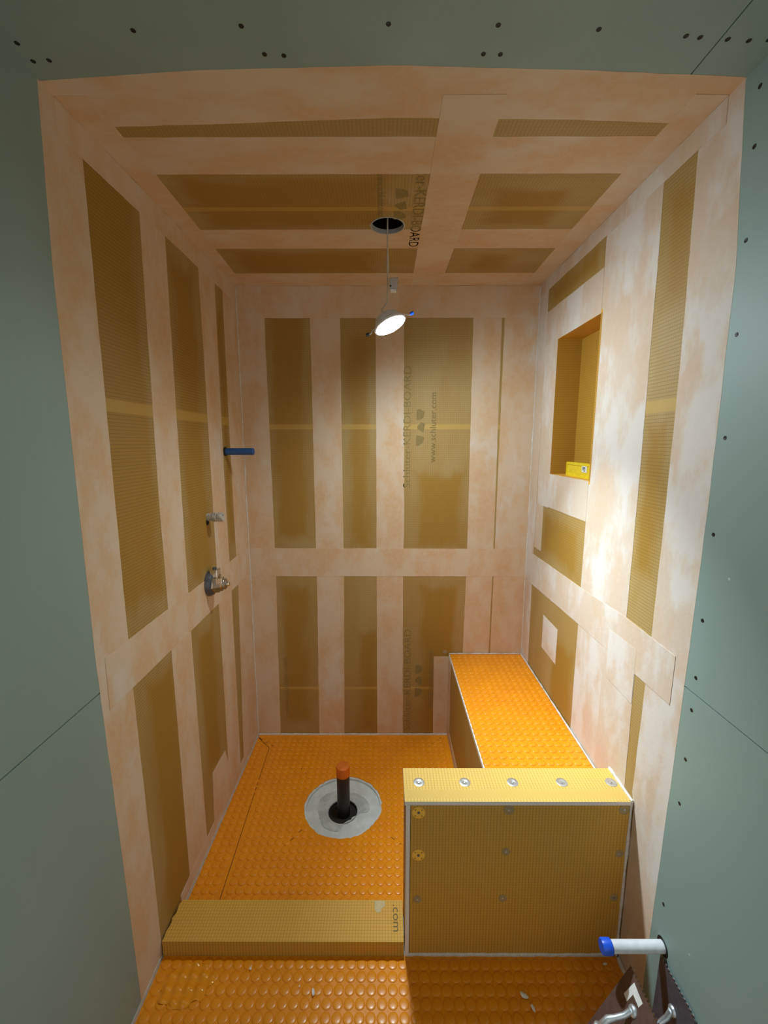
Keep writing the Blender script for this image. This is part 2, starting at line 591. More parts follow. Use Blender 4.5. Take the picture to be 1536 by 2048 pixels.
screw_me = None
def screw(surf, u, v, parent):
    global screw_me
    f = SURF[surf]
    nrm = (Vector(f(0, 0, 1)) - Vector(f(0, 0, 0))).normalized()
    if screw_me is None:
        bm = bmesh.new()
        add_lathe(bm, (0, 0, 0), (0, 0, 1), [(0.0, 0.0050), (0.0006, 0.0046), (0.0002, 0.0020), (0.0, 0.0)], 12)
        t = obj('screw', bm, 'screw')
        screw_me = t.data
        bpy.data.objects.remove(t)
    o = bpy.data.objects.new('screw', screw_me)
    COL.objects.link(o)
    o.parent = parent
    x, y, z = frame(nrm)
    m = Matrix.Identity(4)
    for i in range(3):
        m[i][0], m[i][1], m[i][2] = x[i], y[i], z[i]
    m.translation = Vector(f(u, v, 0.0001))
    o.matrix_local = m
    return o

for y, z in ((-0.026, 2.395), (-0.030, 2.282), (-0.038, 2.099), (-0.044, 1.907), (-0.047, 1.684), (-0.048, 1.461), (-0.047, 1.248), (-0.048, 1.099)):
    screw('right', y, z, dr_hi)
for y, z in ((-0.047, 1.011), (-0.047, 0.873), (-0.045, 0.743), (-0.032, 0.414)):
    screw('right', y, z, dr_lo)
for x, y in ((0.027, -0.070), (0.026, -0.030), (0.060, -0.032), (0.267, -0.095), (0.473, -0.103), (0.500, -0.044), (0.538, -0.041), (0.747, -0.106),
             (0.937, -0.043), (0.971, -0.042), (0.951, -0.103), (1.142, -0.094), (1.315, -0.080), (1.344, -0.077)):
    screw('ceiling', x, y, dc)
for x, y in ((1.400, -0.073), (1.443, -0.070), (1.480, -0.072)):
    screw('ceiling', x, y, dc2)

# --- sealing bands, each its own strip glued on the boards
def band(surf, pts, t, wall, mat=None, jit=0.0009):
    return slab('sealing_band', surf, pts, 0.0, t * 0.6, mat or ('band_' + surf), wall, jit, 0.045)

# left wall (y, z)
band('left', EDGE_L + [(0.140, H), (0.138, 2.30), (0.130, 1.5), (0.126, 1.0), (0.140, 0.0)], 0.0006, wall_left)
band('left', [(0.350, 0.0), (0.510, 0.0), (0.507, 0.97), (0.514, 1.47), (0.536, 2.36), (0.536, H), (0.384, H), (0.384, 2.36), (0.357, 1.5), (0.356, 1.0)], 0.0011, wall_left)
band('left', [(0.775, 0.0), (0.930, 0.0), (0.945, 0.97), (0.938, 1.45), (0.962, 2.36), (0.962, H), (0.797, H), (0.797, 2.1), (0.790, 1.4), (0.786, 0.97)], 0.0010, wall_left)
band('left', [(0.975, 0.0), (D, 0.0), (D, H), (1.055, H), (1.040, 1.75), (1.036, 1.1), (1.040, 0.95)], 0.0013, wall_left)
band('left', [(0.056, 2.362), (D - 0.0015, 2.360), (D - 0.0015, H - 0.0016), (0.056, H - 0.0016)], 0.0024, wall_left)
band('left', [(0.018, 0.966), (D - 0.0015, 0.974), (D - 0.0015, 1.119), (0.022, 1.115)], 0.0026, wall_left)
band('left', [(0.278, 0.0), (D - 0.0015, 0.0), (D - 0.0015, 0.052), (0.278, 0.060)], 0.0019, wall_left)
band('left', [(0.585, 0.04), (0.800, 0.04), (0.772, 0.20), (0.748, 0.272), (0.603, 0.278)], 0.0029, wall_left)
# back wall (x, z)
band('back', [(0.0, 0.0), (0.130, 0.0), (0.142, 0.95), (0.142, 1.2), (0.138, H), (0.0, H)], 0.0012, wall_back)
band('back', [(0.356, 0.0), (0.502, 0.0), (0.515, 0.95), (0.516, H), (0.366, H), (0.366, 0.9)], 0.0011, wall_back)
band('back', [(0.694, 0.0), (0.842, 0.0), (0.838, 0.95), (0.842, 1.2), (0.834, H), (0.694, H)], 0.0010, wall_back)
band('back', [(1.176, 0.40), (1.322, 0.40), (1.327, 1.1), (1.322, H), (1.180, H), (1.185, 1.1)], 0.0012, wall_back)
band('back', [(1.331, 0.40), (W, 0.40), (W, H), (1.338, H), (1.334, 1.1)], 0.0014, wall_back)
band('back', rect(0.0015, 2.290, W - 0.0015, H - 0.0016), 0.0024, wall_back)
band('back', [(0.0015, 0.954), (W - 0.0015, 0.953), (W - 0.0015, 1.108), (0.0015, 1.112)], 0.0026, wall_back)
band('back', [(1.018, 0.0), (1.100, 0.0), (1.100, 0.484), (1.014, 0.484)], 0.0021, wall_back)
# ceiling (x, y)
band('ceiling', [(0.0, 0.018), (0.357, -0.008), (0.746, -0.018), (1.135, -0.006), (W, 0.014), (W, 0.150), (1.20, 0.134), (0.75, 0.126), (0.30, 0.146), (0.0, 0.156)], 0.0006, ceiling)
band('ceiling', rect(0.0, 0.190, W, 0.342), 0.0011, ceiling)
arc = []
R2 = HR + 0.002
a0 = math.asin((0.668 - HC[1]) / R2)
for k in range(13):
    a = math.pi - a0 - (math.pi - 2 * a0) * k / 12
    arc.append((HC[0] + R2 * math.cos(a), HC[1] + R2 * math.sin(a)))
band('ceiling', [(0.0, 0.668)] + arc + [(W, 0.668), (W, 0.821), (0.0, 0.821)], 0.0010, ceiling, jit=0.0)
band('ceiling', rect(0.0, 1.074, W, D - 0.0016), 0.0014, ceiling)
band('ceiling', [(0.870, 0.058), (1.012, 0.056), (1.017, 0.60), (1.011, D - 0.0016), (0.868, D - 0.0016), (0.871, 0.6)], 0.0025, ceiling)
band('ceiling', [(0.0016, 0.057), (0.076, 0.056), (0.080, 0.345), (0.069, 0.669), (0.056, 1.07), (0.056, D - 0.0016), (0.0016, D - 0.0016)], 0.0022, ceiling)
band('ceiling', [(1.432, 0.058), (W - 0.0016, 0.060), (W - 0.0016, D - 0.0016), (1.422, D - 0.0016), (1.418, 0.66), (1.422, 0.34)], 0.0023, ceiling)
# right wall (y, z)
band('right', EDGE_R + [(0.150, H), (0.145, 2.30), (0.133, 1.9), (0.131, 1.5), (0.135, 1.1), (0.140, 0.97), (0.150, 0.6), (0.134, 0.56), (0.134, 0.0)], 0.0006, wall_right)
band('right', [(0.265, 1.05), (0.586, 1.05), (0.586, H), (0.280, H), (0.272, 2.2), (0.267, 1.8), (0.264, 1.5)], 0.0011, wall_right)
band('right', [(0.188, 0.45), (0.380, 0.45), (0.380, 1.05), (0.196, 1.05)], 0.0013, wall_right)
band('right', [(0.375, 0.45), (0.585, 0.45), (0.586, 1.05), (0.375, 1.05)], 0.0010, wall_right)
band('right', rect(0.587, NZ1, 1.121, 2.281), 0.0015, wall_right)
band('right', rect(NY1, 1.372, 1.121, NZ1), 0.0016, wall_right)
band('right', rect(0.587, 1.376, NY1, NZ0), 0.0014, wall_right)
band('right', rect(1.030, 1.146, 1.126, 1.372), 0.0017, wall_right)
band('right', [(1.121, 0.40), (D - 0.0015, 0.40), (D - 0.0015, H), (1.119, H), (1.123, 1.8), (1.132, 1.1)], 0.0018, wall_right)
band('right', [(0.060, 2.381), (D - 0.0015, 2.383), (D - 0.0015, H - 0.0016), (0.062, H - 0.0016)], 0.0024, wall_right)
band('right', [(0.030, 0.974), (0.30, 0.968), (0.60, 0.962), (D - 0.0015, 0.940), (D - 0.0015, 1.104), (0.58, 1.112), (0.27, 1.124), (0.028, 1.116)], 0.0027, wall_right)
band('right', rect(0.775, 0.684, 0.948, 0.850), 0.0012, wall_right)
band('right', [(0.196, 0.870), (0.352, 0.870), (0.356, 1.046), (0.196, 1.050)], 0.0032, wall_right)

# --- niche recessed into the right wall
NB = 0.012
box('niche_back', (W + ND, NY0 - NB, NZ0 - NB), (W + ND + NB, NY1 + NB, NZ1 + NB), 'board_niche_back', wall_right)
box('niche_side', (W - 0.0008, NY1 - 0.0008, NZ0), (W + ND, NY1 + NB, NZ1), 'board_niche_side', wall_right)
box('niche_side', (W - 0.0008, NY0 - NB, NZ0), (W + ND, NY0 + 0.0008, NZ1), 'board_niche_side', wall_right)
box('niche_top', (W - 0.0008, NY0 - NB, NZ1 - 0.0008), (W + ND, NY1 + NB, NZ1 + NB), 'board_flat', wall_right)
box('niche_sill', (W - 0.0008, NY0 - NB, NZ0 - NB), (W + ND, NY1 + NB, NZ0 + 0.0004), 'board_flat', wall_right)

# --- round hole in the ceiling with its raw edge and the dark joist space above
bm = bmesh.new()
add_lathe(bm, (HC[0], HC[1], H - 0.0012), (0, 0, 1), [(0.0, 0.0625), (0.0, 0.0575), (0.0150, 0.0575), (0.0150, 0.0625), (0.0, 0.0625)], 40, False, False)
rel(obj('hole_rim', bm, 'rim', smooth=False), ceiling)
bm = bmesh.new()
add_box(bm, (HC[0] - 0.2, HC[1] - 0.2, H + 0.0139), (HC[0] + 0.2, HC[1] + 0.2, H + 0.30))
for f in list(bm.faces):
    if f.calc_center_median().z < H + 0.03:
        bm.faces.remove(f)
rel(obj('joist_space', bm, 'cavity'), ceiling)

# --- print on the boards
LOGO = [[(-0.019, 0.024), (-0.004, 0.027), (0.022, 0.014), (0.018, -0.012), (0.000, -0.024), (-0.020, -0.026)],
        [(0.000, 0.026), (0.021, 0.020), (0.014, -0.024), (-0.019, -0.005), (-0.018, 0.008)],
        [(-0.020, 0.024), (0.010, 0.021), (0.022, 0.012), (0.017, -0.010), (-0.005, -0.027), (-0.021, -0.025)]]

def logo(surf, spots, parent, mat='ink', flip=False):
    for (u, v), sh in zip(spots, LOGO):
        pts = [(u + (a if not flip else -a), v + b * 1.05) for a, b in sh]
        slab('printed_mark', surf, pts, 0.0, 0.0004, mat, parent)

UP, LEFT = (0, 0, 1), (-1, 0, 0)
text('printed_lettering', 'www.schluter.com', 0.047, (1.004, D - 0.0006, 1.573), UP, LEFT, 'ink_dark', wall_back, width=0.356)
text('printed_lettering', 'Schlüter-KERDI-BOARD', 0.054, (0.873, D - 0.0006, 1.440), UP, LEFT, 'ink', wall_back, width=0.62)
logo('back', [(0.923, 1.818), (0.926, 1.752), (0.922, 1.688)], wall_back)
text('printed_lettering', 'www.schluter.com', 0.047, (1.012, D - 0.0006, 0.168), UP, LEFT, 'ink', wall_back, width=0.356)
text('printed_lettering', 'Schlüter-KERDI-BOARD', 0.054, (0.884, D - 0.0006, 0.025), UP, LEFT, 'ink', wall_back, width=0.62)
logo('back', [(0.932, 0.405), (0.930, 0.335), (0.930, 0.265)], wall_back)
text('printed_lettering', 'www.schluter.com', 0.040, (0.186, D - 0.0006, 0.120), UP, LEFT, 'ink', wall_back, width=0.356)
logo('ceiling', [(0.793, 0.441), (0.792, 0.508), (0.790, 0.572)], ceiling)
text('printed_lettering', 'www.schluter.com', 0.040, (0.716, 0.330, H - 0.0006), (0, 1, 0), (1, 0, 0), 'ink', ceiling, width=0.245)
text('printed_lettering', 'Schlüter-KERDI-BOARD', 0.054, (0.833, 0.205, H - 0.0006), (0, 1, 0), (1, 0, 0), 'ink', ceiling, width=0.60)

# --- orange studded mats on the floor
PITCHS = 0.0335
ZM = -0.0035                        # mat sheet; its studs rise to just above zero

def inside(pts, x, y):
    c = False
    n = len(pts)
    for i in range(n):
        x1, y1 = pts[i]
        x2, y2 = pts[(i + 1) % n]
        if (y1 > y) != (y2 > y) and x < (x2 - x1) * (y - y1) / (y2 - y1) + x1:
            c = not c
    return c

STUD = [(0.0, 0.0161), (0.0017, 0.0154), (0.0025, 0.0132), (0.0030, 0.0085), (0.0034, 0.0)]
def studs(name, pts, z, mat, parent, ox=0.0, oy=0.0, skip=None, margin=0.012):
    bm = bmesh.new()
    xs, ys = [p[0] for p in pts], [p[1] for p in pts]
    j = 0
    y = min(ys) + oy
    while y < max(ys):
        x = min(xs) + ox
        while x < max(xs):
            ok = all(inside(pts, x + a, y + b) for a, b in ((-margin, 0), (margin, 0), (0, -margin), (0, margin)))
            if ok and not (skip and skip(x, y)):
                add_lathe(bm, (x, y, z), (0, 0, 1), STUD, 14, False, True)
            x += PITCHS
        y += PITCHS
    for f in bm.faces:
        f.smooth = True
    o = obj(name, bm, mat, recalc=False)
    rel(o, parent)
    tag(o, kind='stuff')
    return o

DC, DR = (0.543, 0.738), 0.181
ring_pts = []
for k in range(72):
    a = k * 2 * math.pi / 72
    rr = DR + random.uniform(-0.004, 0.003)
    ring_pts.append((DC[0] + rr * math.cos(a), DC[1] + rr * 0.965 * math.sin(a)))
far = lambda x, y: math.hypot(x - DC[0], (y - DC[1]) / 0.965) < DR + 0.011

YC, HCB, WCB = 0.136, 0.0545, 0.131       # curb front, height, width
XH, WH, HH = 0.804, 0.140, 0.578           # knee wall left face, thickness, height
XB, HB = 1.100, 0.504                      # bench face and top

main_pts = [(0.1275, 0.262), (XB, 0.262), (XB, D - 0.003), (0.006, D - 0.003), (0.006, 1.214), (0.0945, 1.122)]
side_pts = [(0.006, 0.262), (0.1245, 0.262), (0.0915, 1.120), (0.006, 1.206)]
bm = bmesh.new()
edges = []
for ring in (main_pts, ring_pts):
    vv = [bm.verts.new((x, y, ZM)) for x, y in ring]
    edges += [bm.edges.new((vv[i], vv[(i + 1) % len(vv)])) for i in range(len(vv))]
bmesh.ops.triangle_fill(bm, edges=edges, use_beauty=True, use_dissolve=False)
ret = bmesh.ops.extrude_face_region(bm, geom=list(bm.faces))
bmesh.ops.translate(bm, verts=[g for g in ret['geom'] if isinstance(g, bmesh.types.BMVert)], vec=(0, 0, -0.003))
mat_in = obj('studded_mat', bm, 'mat')
rel(mat_in, floor)
tag(mat_in, 'orange studded mat around the drain cut-out')
studs('mat_stud', main_pts, ZM, 'mat', mat_in, 0.012, 0.018, far)
mat_side = slab('studded_mat', 'floor', side_pts, ZM - 0.003, ZM, 'mat', floor)
studs('mat_stud', side_pts, ZM, 'mat', mat_side, 0.016, 0.018, None, 0.011)
front_pts = [(0.006, -0.30), (W - 0.006, -0.30), (W - 0.006, YC + 0.004), (0.006, YC + 0.004)]
mat_out = slab('studded_mat', 'floor', front_pts, ZM - 0.003, ZM, 'mat', floor)
tag(mat_out, 'orange studded mat in front of the curb, wet patch at left')
studs('mat_stud', front_pts, ZM, 'mat', mat_out, 0.020, 0.012)
# film of water lying over a few studs by the left wall
FX, FY, FA, FB = 0.115, 0.058, 0.085, 0.062
cells = 92
hts = {}
bm = bmesh.new()
def film_h(x, y):
    h = 0.0
    i0 = round((x - 0.006 - 0.020) / PITCHS)
    j0 = round((y + 0.30 - 0.012) / PITCHS)
    for i in range(i0 - 1, i0 + 2):
        for j in range(j0 - 1, j0 + 2):
            cx, cy = 0.006 + 0.020 + i * PITCHS, -0.30 + 0.012 + j * PITCHS
            d2 = (x - cx) ** 2 + (y - cy) ** 2
            h += 0.0095 * math.exp(-d2 / (2 * 0.0085 ** 2))
    return h
fv = {}
for i in range(cells + 1):
    for j in range(cells + 1):
        x, y = FX - FA + 2 * FA * i / cells, FY - FB + 2 * FB * j / cells
        e = ((x - FX) / FA) ** 2 + ((y - FY) / FB) ** 2 + 0.22 * math.sin(x * 90) * math.sin(y * 110)
        if e < 0.92 and x > 0.012 and y < YC - 0.002:
            edge = min(1.0, (0.92 - e) / 0.25)
            fv[i, j] = bm.verts.new((x, y, ZM + 0.0002 + 0.0012 * edge + film_h(x, y) * (0.70 + 0.30 * edge)))
for (i, j), v in list(fv.items()):
    q = [fv.get(k) for k in ((i, j), (i + 1, j), (i + 1, j + 1), (i, j + 1))]
    if all(q):
        bm.faces.new(q)
for v in [v for v in bm.verts if not v.link_faces]:
    bm.verts.remove(v)
wf = obj('water_film', bm, 'film', smooth=True, recalc=False)
rel(wf, floor)
tag(wf, 'shiny wet film over the orange studs')
slab('subfloor_fill', 'floor', rect(0.0, YB, W, YC + 0.02), -0.030, ZM - 0.0035, 'mortar_rough', floor)
for a, b in (((0.012, 1.205), (0.112, 1.133)), ((0.985, 1.135), (1.060, 1.207)), ((0.742, 0.590), (0.806, 0.538)), ((0.372, 0.606), (0.316, 0.530)), ((0.300, 0.968), (0.334, 0.932))):
    d = (Vector(b) - Vector(a)).normalized()
    n = Vector((-d.y, d.x)) * 0.0012
    slab('crease_shade_strip', 'floor', [Vector(a) - n, Vector(b) - n, Vector(b) + n, Vector(a) + n], ZM, ZM + 0.0012, 'crease_seam_shade', mat_in)  # shadow lines of the folds, laid on as thin dark orange strips
slab('seam_shade_strip', 'floor', [(0.123, 0.262), (0.129, 0.262), (0.096, 1.122), (0.012, 1.210), (0.006, 1.203), (0.090, 1.119)], ZM - 0.0031, ZM - 0.0020, 'crease_seam_shade', mat_in)  # dark strip under the open seam, the gap's shade put into its colour
# slab with the drain cut-out: mortar collar, rough inner bed, near-black disc for the hole's shade
bm = bmesh.new()
edges = []
outer = [(0.0, 0.20), (W, 0.20), (W, D), (0.0, D)]
hole2 = [(DC[0] + 0.172 * math.cos(k * 2 * math.pi / 48), DC[1] + 0.166 * math.sin(k * 2 * math.pi / 48)) for k in range(48)]
for ring in (outer, hole2):
    vv = [bm.verts.new((x, y, ZM - 0.0032)) for x, y in ring]
    edges += [bm.edges.new((vv[i], vv[(i + 1) % len(vv)])) for i in range(len(vv))]
bmesh.ops.triangle_fill(bm, edges=edges, use_beauty=True, use_dissolve=False)
ret = bmesh.ops.extrude_face_region(bm, geom=list(bm.faces))
bmesh.ops.translate(bm, verts=[g for g in ret['geom'] if isinstance(g, bmesh.types.BMVert)], vec=(0, 0, -0.012))
rel(obj('mortar_bed', bm, 'mortar'), floor)
PC = (0.543, 0.716)
bm = bmesh.new()
rings = []
for r, z in ((0.175, -0.0185), (0.140, -0.0160), (0.128, -0.0170), (0.095, -0.0165), (0.068, -0.0175), (0.066, -0.030), (0.066, -0.085)):
    ring = []
    for k in range(56):
        a = k * 2 * math.pi / 56
        t = min(1.0, max(0.0, (0.14 - r) / 0.07))
        cx, cy = DC[0] * (1 - t) + PC[0] * t, DC[1] * (1 - t) + PC[1] * t
        rr = r + (random.uniform(-0.002, 0.002) if r > 0.07 else 0)
        ring.append(bm.verts.new((cx + rr * math.cos(a), cy + rr * math.sin(a), z + (random.uniform(-0.0012, 0.0012) if 0.07 < r < 0.17 else 0))))
    rings.append(ring)
for a, b in zip(rings, rings[1:]):
    for k in range(56):
        bm.faces.new((a[k], a[(k + 1) % 56], b[(k + 1) % 56], b[k]))
o = obj('mortar_collar', bm, 'mortar', recalc=True)
smooth_by_angle(o)
rel(o, floor)
lathe('drain_shade_disc', (PC[0], PC[1], -0.0297), (0, 0, 1), [(0.0, 0.0), (0.0, 0.064), (0.0112, 0.064), (0.0112, 0.0658), (0.0, 0.0658)], 'dark', floor, 40, cap0=False, cap1=False)  # shallow disc and lining; shade of the deep hole put into the colour
# darker trowelled patch inside the collar
pat = []
for k in range(40):
    a = k * 2 * math.pi / 40
    rr = 0.118 + 0.010 * math.sin(3 * a + 1) + random.uniform(-0.004, 0.004) + (-0.035 if -1.5 < (a if a < math.pi else a - 2 * math.pi) < -0.3 else 0)
    pat.append((PC[0] - 0.004 + rr * math.cos(a), PC[1] + 0.012 + 0.93 * rr * math.sin(a)))
bm = bmesh.new()
ro = [bm.verts.new((x, y, -0.0146)) for x, y in pat]
ri = [bm.verts.new((PC[0] + 0.0675 * math.cos(k * 2 * math.pi / 40), PC[1] + 0.0675 * math.sin(k * 2 * math.pi / 40), -0.0150)) for k in range(40)]
rl = [bm.verts.new((x, y, -0.019)) for x, y in pat]
for k in range(40):
    k2 = (k + 1) % 40
    bm.faces.new((ro[k], ro[k2], ri[k2], ri[k]))
    bm.faces.new((ro[k], rl[k], rl[k2], ro[k2]))
rel(obj('mortar_patch', bm, 'mortar_rough', recalc=True), floor)
# thinset beads along the walls
def bead(u0, v0, u1, v1, w, parent, z=0.0, h=0.008, name='thinset_bead'):
    a, b = Vector((u0, v0)), Vector((u1, v1))
    d = (b - a)
    n = int(d.length / 0.02)
    nn = Vector((-d.y, d.x)).normalized()
    bm = bmesh.new()
    sec = []
    for i in range(n + 1):
        p = a.lerp(b, i / n)
        ww = w * random.uniform(0.6, 1.25)
        hh = h * random.uniform(0.7, 1.1)
        sec.append([bm.verts.new((p.x, p.y, z - 0.006)), bm.verts.new((p.x, p.y, z + hh)), bm.verts.new((p.x + nn.x * ww, p.y + nn.y * ww, z + hh * 0.35)), bm.verts.new((p.x + nn.x * ww, p.y + nn.y * ww, z - 0.006))])
    for s, t in zip(sec, sec[1:]):
        for k in range(4):
            bm.faces.new((s[k], s[(k + 1) % 4], t[(k + 1) % 4], t[k]))
    bm.faces.new(sec[0])
    bm.faces.new(sec[-1])
    return rel(obj(name, bm, 'thinset'), parent)

bead(0.0031, D - 0.004, 0.0031, 0.268, -0.007, floor)
bead(0.0031, 0.134, 0.0031, -0.20, -0.010, floor)
bead(0.006, D - 0.0022, XB, D - 0.0022, -0.004, floor, h=0.006)
bead(W - 0.002, -0.20, W - 0.002, 0.130, 0.008, floor)

for u0, wall_, (cx_, cy_) in ((0.50, wall_right, (W - 0.0020, D - 0.0028)), (0.0, wall_left, (0.0028, D - 0.0028))):
    zs_ = [u0 + (H - 0.01 - u0) * i / 60 for i in range(61)]
    bm = bmesh.new()
    add_tube(bm, [(cx_ + random.uniform(-0.0008, 0.0008), cy_, z) for z in zs_], [random.uniform(0.0015, 0.0042) for _ in zs_], 6)
    rel(obj('thinset_bead', bm, 'thinset'), wall_)

# ------------------------------------------------------------------ curb
curb = empty('shower_curb', (0.40, YC + WCB / 2, 0.0))
tag(curb, 'low yellow grid board curb across the shower entrance', 'curb')
# ragged left end where the board meets the wall band
xl = 0.004
bm = bmesh.new()
prof = []
for k in range(10):
    y = YC + WCB * k / 9
    prof.append((0.0035 + 0.010 * (k / 9) * (0.5 + 0.5 * math.sin(k * 2.3)) + random.uniform(0, 0.003), y))
lo = [bm.verts.new((x, y, -0.005)) for x, y in prof] + [bm.verts.new((XH - 0.003, YC + WCB, -0.005)), bm.verts.new((XH - 0.003, YC, -0.005))]
hi = [bm.verts.new((x, y, HCB)) for x, y in prof] + [bm.verts.new((XH - 0.003, YC + WCB, HCB)), bm.verts.new((XH - 0.003, YC, HCB))]
bm.faces.new(lo)
bm.faces.new(hi)
for k in range(len(lo)):
    k2 = (k + 1) % len(lo)
    bm.faces.new((lo[k], lo[k2], hi[k2], hi[k]))
cb = obj('curb_body', bm, 'board_flat')
rel(cb, curb)
cb.data.materials.append(MT['board_front'])
for p in cb.data.polygons:
    if abs(p.normal.z) < 0.5:
        p.material_index = 1
text('printed_lettering', '.com', 0.050, (0.7665, 0.252, HCB + 0.0005), (0, -1, 0), (0.75, 0, 0), 'ink_dark', curb, width=0.086)
sp = [(0.700, 0.264), (0.738, 0.264), (0.739, 0.246), (0.728, 0.240), (0.724, 0.228), (0.712, 0.224), (0.703, 0.234)]
o = slab('mortar_smear', 'floor', sp, HCB, HCB + 0.0008, 'smear', curb, 0.0012, 0.008)

# ------------------------------------------------------------------ knee wall
TB = 0.0135
knee = empty('knee_wall', ((XH + W) / 2, YC + WH / 2, 0.0))
tag(knee, 'low yellow board half wall with washers along its top, beside the curb', 'half wall')
core = box('core', (XH + TB, YC + 0.020, 0.0), (W - 0.004, YC + WH - TB, HH - TB), 'foam', knee)
fb = box('front_board', (XH + TB + 0.0015, YC + 0.004, 0.004), (W - 0.009, YC + 0.0200, HH - TB - 0.0012), 'board_front', knee)
box('back_board', (XH + TB, YC + WH - TB, 0.0), (W - 0.004, YC + WH, HH - TB), 'board_front', knee)
def edged_board(name, lo, hi, parent, face_mat, edge_test):
    bm = bmesh.new()
    add_box(bm, lo, hi, 0.0012)
    o = obj(name, bm, face_mat)
    o.data.materials.append(MT['foam'])
    for p in o.data.polygons:
        if edge_test(p.normal):
            p.material_index = 1
    rel(o, parent)
    return o
top = edged_board('top_board', (XH - 0.004, YC, HH - TB), (W - 0.004, YC + WH, HH), knee, 'board_knee_top', lambda n: n.z < 0.8)
side = edged_board('side_board', (XH, YC, 0.0), (XH + TB, YC + WH, HH - TB), knee, 'board_bench', lambda n: n.x > -0.8)
# washers
def washer(name, base, axis, mat, parent, r=0.0145, holes=False, dome=True):
    e = lathe(name, base, axis, [(0.0, r), (0.0009, r), (0.0014, r * 0.92), (0.0022, r * 0.52), (0.0010, r * 0.34), (0.0010, 0.0)], mat, parent, 24)
    if parent is not None:
        x, y, z = frame(axis)
        b = Vector(base)
        def sub(nm, p, ax, pr, mt, sg=12):
            bm = bmesh.new()
            add_lathe(bm, p, ax, pr, sg)
            o2 = obj(nm, bm, mt)
            o2.parent = e
            return o2
        sub('screw_head', b + z * 0.0010, axis, [(0.0, 0.0042), (0.0010, 0.0040), (0.0014, 0.0020), (0.0008, 0.0)], 'steel' if not holes else 'blade_grey')
        if holes:
            for k in range(4):
                a = math.pi / 4 + k * math.pi / 2
                sub('washer_hole', b + z * 0.0013 + (x * math.cos(a) + y * math.sin(a)) * r * 0.70, axis, [(0.0, 0.0022), (0.0006, 0.0022), (0.0006, 0.0)], 'dark', 8)
    return e

for x in (0.850, 1.000, 1.156, 1.317, 1.478):
    washer('washer', (x, 0.213, HH), (0, 0, 1), 'washer_steel', knee, 0.0180)
for x, z, k in ((0.844, 0.536, 'o'), (0.845, 0.382, 'o'), (0.844, 0.215, 'd'), (1.125, 0.546, 's'), (1.122, 0.395, 'd'), (1.119, 0.221, 'd'),
                (1.484, 0.547, 's'), (1.482, 0.389, 'd'), (1.478, 0.224, 'd')):
    m = {'o': 'washer_orange', 'd': 'washer_dull', 's': 'washer_dull'}[k]
    washer('washer', (x, YC + 0.004, z), (0, -1, 0), m, knee, {'o': 0.0205, 's': 0.0175, 'd': 0.0135}[k], holes=(k == 'o'))
# bead of mortar along the foot and at the wall side
bead(XH, YC + 0.004, W - 0.02, YC + 0.004, -0.004, knee, h=0.006)
bm = bmesh.new()
add_tube(bm, [(W - 0.006, YC + 0.003, z) for z in [i * 0.03 for i in range(19)] + [HH]], [0.0045 + random.uniform(-0.001, 0.002) for _ in range(20)], 6)
rel(obj('corner_bead', bm, 'thinset'), knee)
bm = bmesh.new()
add_tube(bm, [(W - 0.005, YC + WH * i / 8, HH + 0.001) for i in range(9)], [0.004 + random.uniform(-0.001, 0.003) for _ in range(9)], 6)
rel(obj('corner_bead', bm, 'thinset'), knee)

# ------------------------------------------------------------------ bench
bench = empty('shower_bench', ((XB + W) / 2, 0.75, 0.0))
tag(bench, 'long built-in shower bench topped with orange studded mat along the right wall', 'bench')
YF = YC + WH
box('body', (XB + TB, YF, 0.0), (W - 0.003, D - 0.003, HB - 0.020), 'foam', bench)
edged_board('face_board', (XB, YF, 0.0), (XB + TB, D - 0.003, HB - 0.0215), bench, 'board_bench', lambda n: n.x > -0.8)
box('seat_board', (XB, YF, HB - 0.0212), (W - 0.003, D - 0.003, HB - 0.0065), 'foam', bench)
bpts = [(XB + 0.004, YF + 0.002), (W - 0.009, YF + 0.002), (W - 0.009, D - 0.006), (XB + 0.004, D - 0.006)]
sm = slab('seat_mat', 'floor', bpts, HB - 0.0062, HB - 0.0035, 'mat', bench)
o = studs('mat_stud', bpts, HB - 0.0035, 'mat', bench, 0.014, 0.016)
# pink band wrapped round the inside corner and the foot
bm = bmesh.new()
add_box(bm, (XB - 0.0015, D - 0.075, 0.0), (XB, D - 0.004, HB - 0.022))
rel(obj('sealing_band', bm, 'band_back'), bench)
bm = bmesh.new()
add_box(bm, (XB - 0.0012, YF, 0.0), (XB, D - 0.05, 0.060))
rel(obj('sealing_band', bm, 'band_back'), bench)
# mortar lines beside the seat
bm = bmesh.new()
add_tube(bm, [(W - 0.007, YF + (D - YF - 0.01) * i / 30, HB + 0.000) for i in range(31)], [0.0028 + random.uniform(-0.001, 0.0018) for _ in range(31)], 6)
rel(obj('thinset_bead', bm, 'thinset'), bench)
bm = bmesh.new()
add_tube(bm, [(XB + (W - XB - 0.01) * i / 20, D - 0.006, HB + 0.000) for i in range(21)], [0.0026 + random.uniform(-0.001, 0.0018) for _ in range(21)], 6)
rel(obj('thinset_bead', bm, 'thinset'), bench)
washer('washer', (1.078, D, 0.510), (0, -1, 0), 'washer_dull', wall_back, 0.012)

# ------------------------------------------------------------------ drain pipe
pipe = empty('drain_pipe', (0.547, 0.716, -0.086))
tag(pipe, 'black drain pipe standing in the round grey cut-out, orange cap on top', 'pipe')
lathe('pipe_body', (0.547, 0.716, -0.086), (0, 0, 1), [(0.0, 0.0295), (0.290, 0.0295)], 'abs', pipe, 32)
lathe('cap', (0.547, 0.716, 0.176), (0, 0, 1), [(0.0, 0.0312), (0.040, 0.0312), (0.0450, 0.0295), (0.0460, 0.0270), (0.0460, 0.0)], 'orange_cap', pipe, 32)

